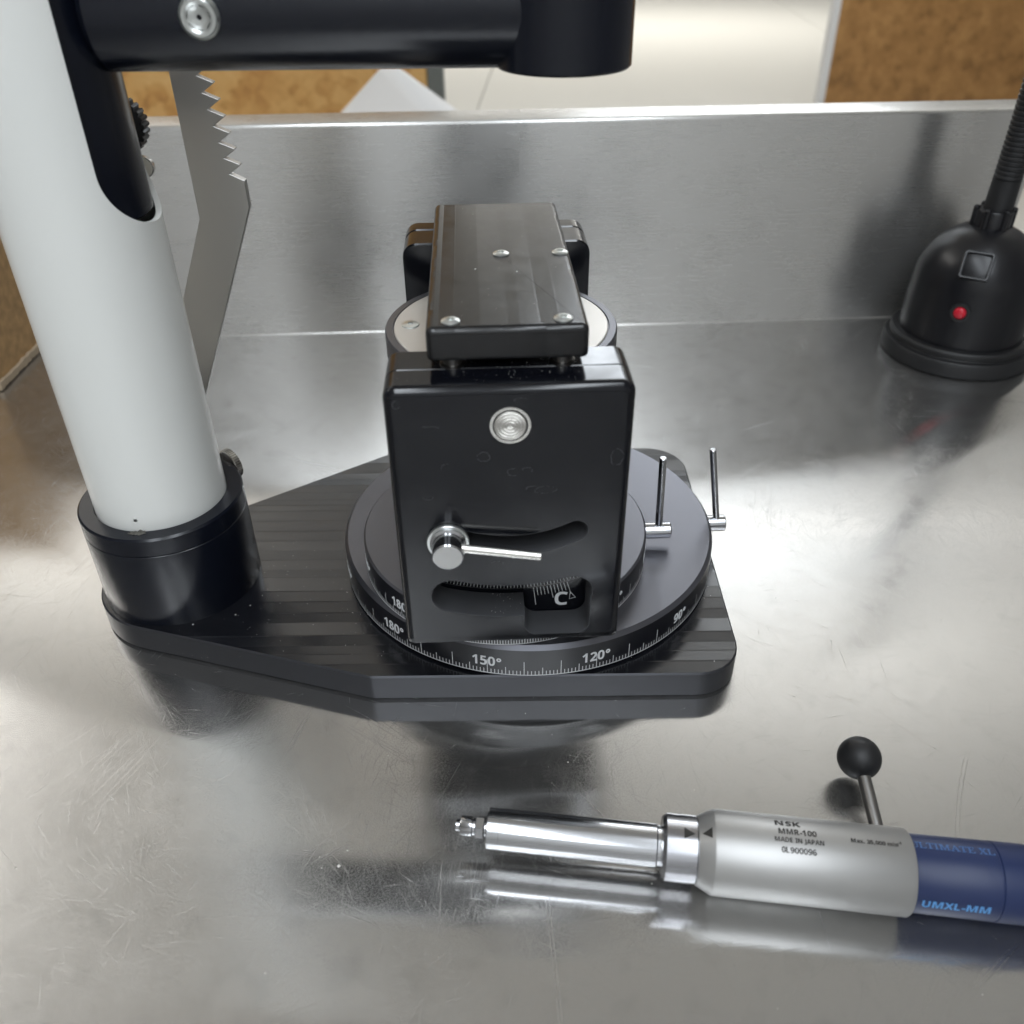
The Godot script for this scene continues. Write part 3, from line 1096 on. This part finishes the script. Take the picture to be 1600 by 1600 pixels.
	for i in 90:
		crumb(g, xf * Vector3(rng.randfn(-2, 18), 124.7, rng.randf_range(66, 84)), rng.randf_range(0.05, 0.15))
	for i in 40:
		crumb(g, xf * Vector3(rng.randf_range(-28, 28), 141.4, rng.randf_range(-70, 72)), rng.randf_range(0.06, 0.2))
	crumb(g, xf * Vector3(-11, 141.4, 16), 0.55)
	crumb(g, xf * Vector3(6, 141.4, 20), 0.45)
	for i in 60:
		crumb(g, xf * Vector3(rng.randf_range(-30, 4), 15.2 + rng.randf() * 0.4, rng.randf_range(73, 86)), rng.randf_range(0.06, 0.2))
	var d := part(t, "residue_specks", g, M.crumb)
	d.set_meta("kind", "stuff")


func dried_edge(g: Geo, xf: Transform3D, c: Vector2, rx: float, ry: float, share: float, z: float) -> void:
	# the broken outline that a dried drop leaves
	var n := 22
	var start := rng.randf() * TAU
	var last := Vector2.ZERO
	for k in int(n * share) + 1:
		var a := start + TAU * k / n
		var p := c + Vector2(cos(a) * rx, sin(a) * ry) * rng.randf_range(0.86, 1.14)
		if k and rng.randf() < 0.86:
			flat_mark(g, xf, last, p, z, rng.randf_range(0.04, 0.14))
		last = p


func flat_mark(g: Geo, xf: Transform3D, a: Vector2, b: Vector2, z: float, half: float) -> void:
	var s := (b - a).normalized().orthogonal() * half
	var n := xf.basis * Vector3.BACK
	g.quad(xf * Vector3(a.x - s.x, a.y - s.y, z), xf * Vector3(b.x - s.x, b.y - s.y, z), xf * Vector3(b.x + s.x, b.y + s.y, z), xf * Vector3(a.x + s.x, a.y + s.y, z), n, n, n, n)


func arc_line(g: Geo, xf: Transform3D, pivot: Vector2, r: float, d0: float, d1: float, z: float, half: float) -> void:
	for k in 40:
		flat_mark(g, xf, pivot + polar(r, lerpf(d0, d1, k / 40.0)), pivot + polar(r, lerpf(d0, d1, (k + 1) / 40.0)), z, half)


# ---------------------------------------------------------------- other things
func build_toothed_plate() -> void:
	var t := thing("toothed_plate", "grey steel plate with a toothed edge standing behind the white column", "saw plate")
	var p := [Vector2(-243, 0), Vector2(-219, 0), Vector2(-139.8, 189.5), Vector2(-139.9, 202.5)]
	# the teeth, from the lowest up
	for k in 13:
		var y := 202.9 + k * 7.42
		var x := -139.9 - k * 1.15
		p.append(Vector2(x - 6.9, y + 3.0))
		p.append(Vector2(x - 0.95, y + 6.9))
		p.append(Vector2(x - 1.15, y + 7.42))
	p.append(Vector2(-166, 300))
	p.append(Vector2(-166.2, 184))
	var g := Geo.new()
	slab(g, PackedVector2Array(p), [], -64.5, -60.0, 0.25, 0.25)
	part(t, "blade", g, M.plate_grey)


func build_lamp() -> void:
	var t := thing("gooseneck_lamp", "black domed lamp base with red light and ribbed neck against the splashback", "lamp", Vector3(358.5, 0, -281))
	var g := Geo.new()
	lathe(g, [Vector2(0, 0.05), Vector2(55.5, 0.05), Vector2(57.2, 1.5), Vector2(57.2, 11), Vector2(55.8, 13), Vector2(52.6, 13.4), Vector2(52.0, 14.4), Vector2(53.2, 15.4), Vector2(53.2, 18.4), Vector2(51.8, 19.8), Vector2(47.6, 20.2), Vector2(0, 20.2)], Transform3D.IDENTITY, 96)
	part(t, "foot_ring", g, M.black_rubber)
	g = Geo.new()
	var prof := [Vector2(47.2, 19.5), Vector2(47.0, 30), Vector2(46.6, 48), Vector2(45.6, 60)]
	for k in range(1, 13):
		var a := PI / 2 * k / 12.0
		prof.append(Vector2(45.6 * cos(a), 60 + 46 * sin(a)))
	lathe(g, prof, Transform3D.IDENTITY, 96, 50)
	part(t, "dome", g, M.black_plastic)
	# collar with lugs, then the ribbed neck
	g = Geo.new()
	lathe(g, [Vector2(0, 100), Vector2(13.2, 100), Vector2(13.2, 115), Vector2(12.6, 116), Vector2(0, 117)], Transform3D.IDENTITY, 48)
	for k in 6:
		rod(g, Vector3(cos(k * TAU / 6 + 0.3) * 13.0, 102, sin(k * TAU / 6 + 0.3) * 13.0), Vector3(cos(k * TAU / 6 + 0.3) * 13.0, 118, sin(k * TAU / 6 + 0.3) * 13.0), 2.4, 1.0, 16)
	part(t, "collar", g, M.black_plastic)
	g = Geo.new()
	var np := [Vector2(0, 115), Vector2(10.4, 115), Vector2(10.0, 138)]
	for k in 60:
		var y := 138.0 + k * 3.4
		np.append_array([Vector2(9.3, y), Vector2(10.0, y + 0.7), Vector2(10.0, y + 2.5), Vector2(9.3, y + 3.2)])
	np.append(Vector2(0, 345))
	lathe(g, np, Transform3D(Basis(Vector3(0, 0, 1), deg_to_rad(-0.8)), Vector3.ZERO), 48, 20)
	part(t, "neck", g, M.black_rubber)
	# rocker switch and red pilot light, set in the dome where it faces the room
	var dir := Vector3(-0.50, 0, 0.86).normalized()
	var f := Transform3D(Basis(Vector3.UP.cross(dir).normalized(), Vector3.UP, dir), Vector3.ZERO)
	var lean := Transform3D(Basis(Vector3.RIGHT, deg_to_rad(-33)), Vector3(0, 84, 38.0))
	g = Geo.new()
	slab(g, rect(21, 21, 2, 3), [rect(17.6, 17.6, 1, 2)], -6, 1.6, 0.6, 0.2, 2, f * lean)
	part(t, "switch_bezel", g, M.black_plastic)
	g = Geo.new()
	var sag := PackedVector2Array()
	for k in 13:
		var x := -8.7 + 17.4 * k / 12.0
		sag.append(Vector2(x, -0.4 - 3.2 * (1.0 - pow(x / 8.7, 2))))
	sag.append(Vector2(8.7, -5))
	sag.append(Vector2(-8.7, -5))
	slab(g, sag, [], -8.7, 8.7, 0.3, 0.3, 1, f * lean * Transform3D(Basis(Vector3(0, 1, 0), Vector3(0, 0, 1), Vector3(1, 0, 0)), Vector3.ZERO))
	part(t, "switch_rocker", g, M.rocker)
	var dir2 := Vector3(-0.53, 0, 0.85).normalized()
	g = Geo.new()
	lathe(g, [Vector2(0, 0), Vector2(7.4, 0), Vector2(7.2, 1.8), Vector2(6.2, 2.2), Vector2(5.0, 2.0), Vector2(4.9, 0.6), Vector2(0, 0.6)], along(dir2 * 46.0 + Vector3.UP * 50, dir2 * 47.0 + Vector3.UP * 50), 32)
	part(t, "pilot_bezel", g, M.black_rubber)
	g = Geo.new()
	lathe(g, [Vector2(4.6, 0.2), Vector2(4.5, 2.6), Vector2(3.4, 3.8), Vector2(1.6, 4.4), Vector2(0, 4.5)], along(dir2 * 46.0 + Vector3.UP * 50, dir2 * 47.0 + Vector3.UP * 50), 32, 50)
	part(t, "pilot_light", g, M.red_lens)


func build_box() -> void:
	var t := thing("cardboard_box", "brown cardboard box with a torn lower edge against the splashback", "box", Vector3(-520, 0, -275))
	var g := Geo.new()
	box(g, Vector3(-110, 6.5, -44), Vector3(113, 160, 49), 0.8)
	part(t, "carton", g, M.cardboard)
	g = Geo.new()
	var p := PackedVector2Array()
	for k in 40:
		p.append(Vector2(-44 + k * 2.4, 0.3 + rng.randf() * 1.6 + (2.0 if k < 4 else 0.0)))
	for k in 40:
		p.append(Vector2(49.6 - k * 2.4, 6.2 + rng.randf() * 1.4))
	slab(g, p, [], -1.0, 3.0, 0.5, 0.5, 1, Transform3D(Basis(Vector3(0, 0, 1), Vector3.UP, Vector3(-1, 0, 0)), Vector3(114.6, 0, 0)))
	part(t, "torn_flap", g, M.torn_card)


func build_handpiece() -> void:
	# axis runs along local x, from the collet; the body rests on the bench
	var at := Vector3(-19.9, 16.02, 181.2)
	var t := thing("micromotor_handpiece", "silver and blue motor handpiece with a steel shaft lying on the bench", "handpiece", at, HAND_TURN)
	var O := Vector3.ZERO
	var X := Vector3.RIGHT
	var g := Geo.new()
	# collet: hexagon flats, neck and slotted end
	lathe(g, [Vector2(0, -13.0), Vector2(1.9, -13.0), Vector2(2.3, -12.6), Vector2(2.3, -11.2), Vector2(3.6, -10.9), Vector2(3.9, -10.4), Vector2(3.9, -6.2), Vector2(3.4, -5.8), Vector2(3.4, -4.9)], along(O, X), 32)
	var hexa := PackedVector2Array()
	for k in 6:
		hexa.append(Vector2.from_angle(TAU * (k + 0.2) / 6) * 4.5)
	slab(g, hexa, [], -4.9, -1.0, 0.5, 0.5, 1, Transform3D(Basis(Vector3(0, 0, 1), Vector3.UP, Vector3(-1, 0, 0)) * Basis(Vector3.UP, PI), Vector3.ZERO))
	part(t, "collet", g, M.chrome)
	g = Geo.new()
	lathe(g, [Vector2(0, -1.0), Vector2(3.4, -1.0), Vector2(3.4, 0), Vector2(7.6, 0.0), Vector2(8.1, 0.5), Vector2(8.1, 5.0), Vector2(8.02, 5.05), Vector2(8.02, 5.25), Vector2(8.15, 5.3), Vector2(8.25, 66.4), Vector2(7.7, 66.9), Vector2(7.7, 70.5)], along(O, X), 64)
	part(t, "shaft_sleeve", g, M.chrome)
	g = Geo.new()
	lathe(g, [Vector2(7.7, 68.6), Vector2(11.4, 68.6), Vector2(12.8, 70.0), Vector2(12.8, 81.4), Vector2(12.3, 81.8), Vector2(12.3, 83)], along(O, X), 64)
	var co := part(t, "locking_collar", g, M.dark_chrome)
	g = Geo.new()
	lathe(g, [Vector2(12.0, 82.0), Vector2(12.9, 82.0), Vector2(15.7, 87.4), Vector2(16.0, 88.2), Vector2(16.0, 159.6), Vector2(15.6, 160.2), Vector2(13.8, 160.2)], along(O, X), 96)
	var body := part(t, "motor_body", g, M.satin_nickel)
	g = Geo.new()
	lathe(g, [Vector2(13.8, 159.8), Vector2(14.2, 160.4), Vector2(14.35, 190.4), Vector2(14.1, 190.7), Vector2(14.1, 190.9), Vector2(14.45, 191.2), Vector2(14.45, 203), Vector2(12.0, 222), Vector2(9.5, 250), Vector2(0, 252)], along(O, X), 96)
	var tail := part(t, "rear_sleeve", g, M.blue_plastic, "dark blue plastic rear sleeve")
	# lettering round the body: degrees up from the operator's side
	for q in [["NSK", 31.9, 108.0, 2.5, 700, 33.5, 1.45], ["MMR-100", 31.9, 93.5, 2.3, 600, 36.5, 1.0], ["MADE IN JAPAN", 31.9, 81.0, 1.75, 600, 37.0, 1.0], ["0L900096", 31.9, 67.5, 2.1, 700, 36.5, 1.0], ["Max. 35,000 min", 31.9, 90.0, 1.6, 600, 64.5, 1.0], ["-1", 31.9, 93.0, 1.0, 600, 73.6, 1.0]]:
		lettering(body, "engraving", q[0], q[3], on_round(16.07, q[2], 81.4 + q[5]), M.print_dark, "Droid Sans", q[4], q[0] == "NSK", q[6])
	lettering(tail, "printed_name", "ULTIMATE XL", 2.6, on_round(14.4, 99.0, 174.5), M.print_faint, "Droid Serif", 400, false, 1.25)
	lettering(tail, "printed_name", "UMXL-MM", 3.0, on_round(14.42, 10.0, 175.0), M.print_blue, "Droid Sans", 700, true, 1.2)
	# alignment triangles on the collar and on the body's chamfer
	g = Geo.new()
	triangle_mark(g, on_round(12.85, 82.0, 78.3), Vector2(2.0, 0), 2.2)
	part(co, "arrow_mark", g, M.print_dark)
	g = Geo.new()
	var xf := on_round(14.35, 82.0, 84.8)
	xf.basis = xf.basis * Basis(Vector3.UP, -atan2(2.8, 5.4))
	triangle_mark(g, xf, Vector2(-2.0, 0), 2.2)
	part(body, "arrow_mark", g, M.print_dark)


func on_round(r: float, deg: float, x: float) -> Transform3D:
	var a := deg_to_rad(deg)
	var n := Vector3(0, sin(a), cos(a))
	return Transform3D(Basis(Vector3.RIGHT, n.cross(Vector3.RIGHT), n), Vector3(x, 0, 0) + n * r)


func triangle_mark(g: Geo, xf: Transform3D, tip: Vector2, half: float) -> void:
	var n := xf.basis.z.normalized()
	g.tri(xf * Vector3(tip.x, 0, 0.08), xf * Vector3(-tip.x, half, 0.08), xf * Vector3(-tip.x, -half, 0.08), n, n, n)


func build_lever() -> void:
	var t := thing("ball_lever", "steel pin with a black ball end lying behind the silver handpiece", "lever", Vector3(140, 14, 147))
	var g := Geo.new()
	var prof := []
	for k in 25:
		var a := -PI / 2 + PI * k / 24.0
		prof.append(Vector2(9.2 * cos(a), 9.2 * sin(a)))
	lathe(g, prof, Transform3D.IDENTITY, 48, 60)
	part(t, "ball", g, M.black_rubber)
	g = Geo.new()
	var to := Vector3(-0.2, -10.6, 35.5)
	rod(g, to.normalized() * 7.5, to, 2.8, 0.5)
	part(t, "pin", g, M.dark_steel)


func _ready() -> void:
	make_materials()
	M.rocker = plain(Color(0.02, 0.02, 0.02), 0.08)
	M.dark_chrome = plain(Color(0.42, 0.42, 0.44), 0.22, 1.0)
	set_view_and_light()
	build_setting()
	build_bench()
	build_stand()
	build_toothed_plate()
	build_box()
	build_lamp()
	build_handpiece()
	build_lever()
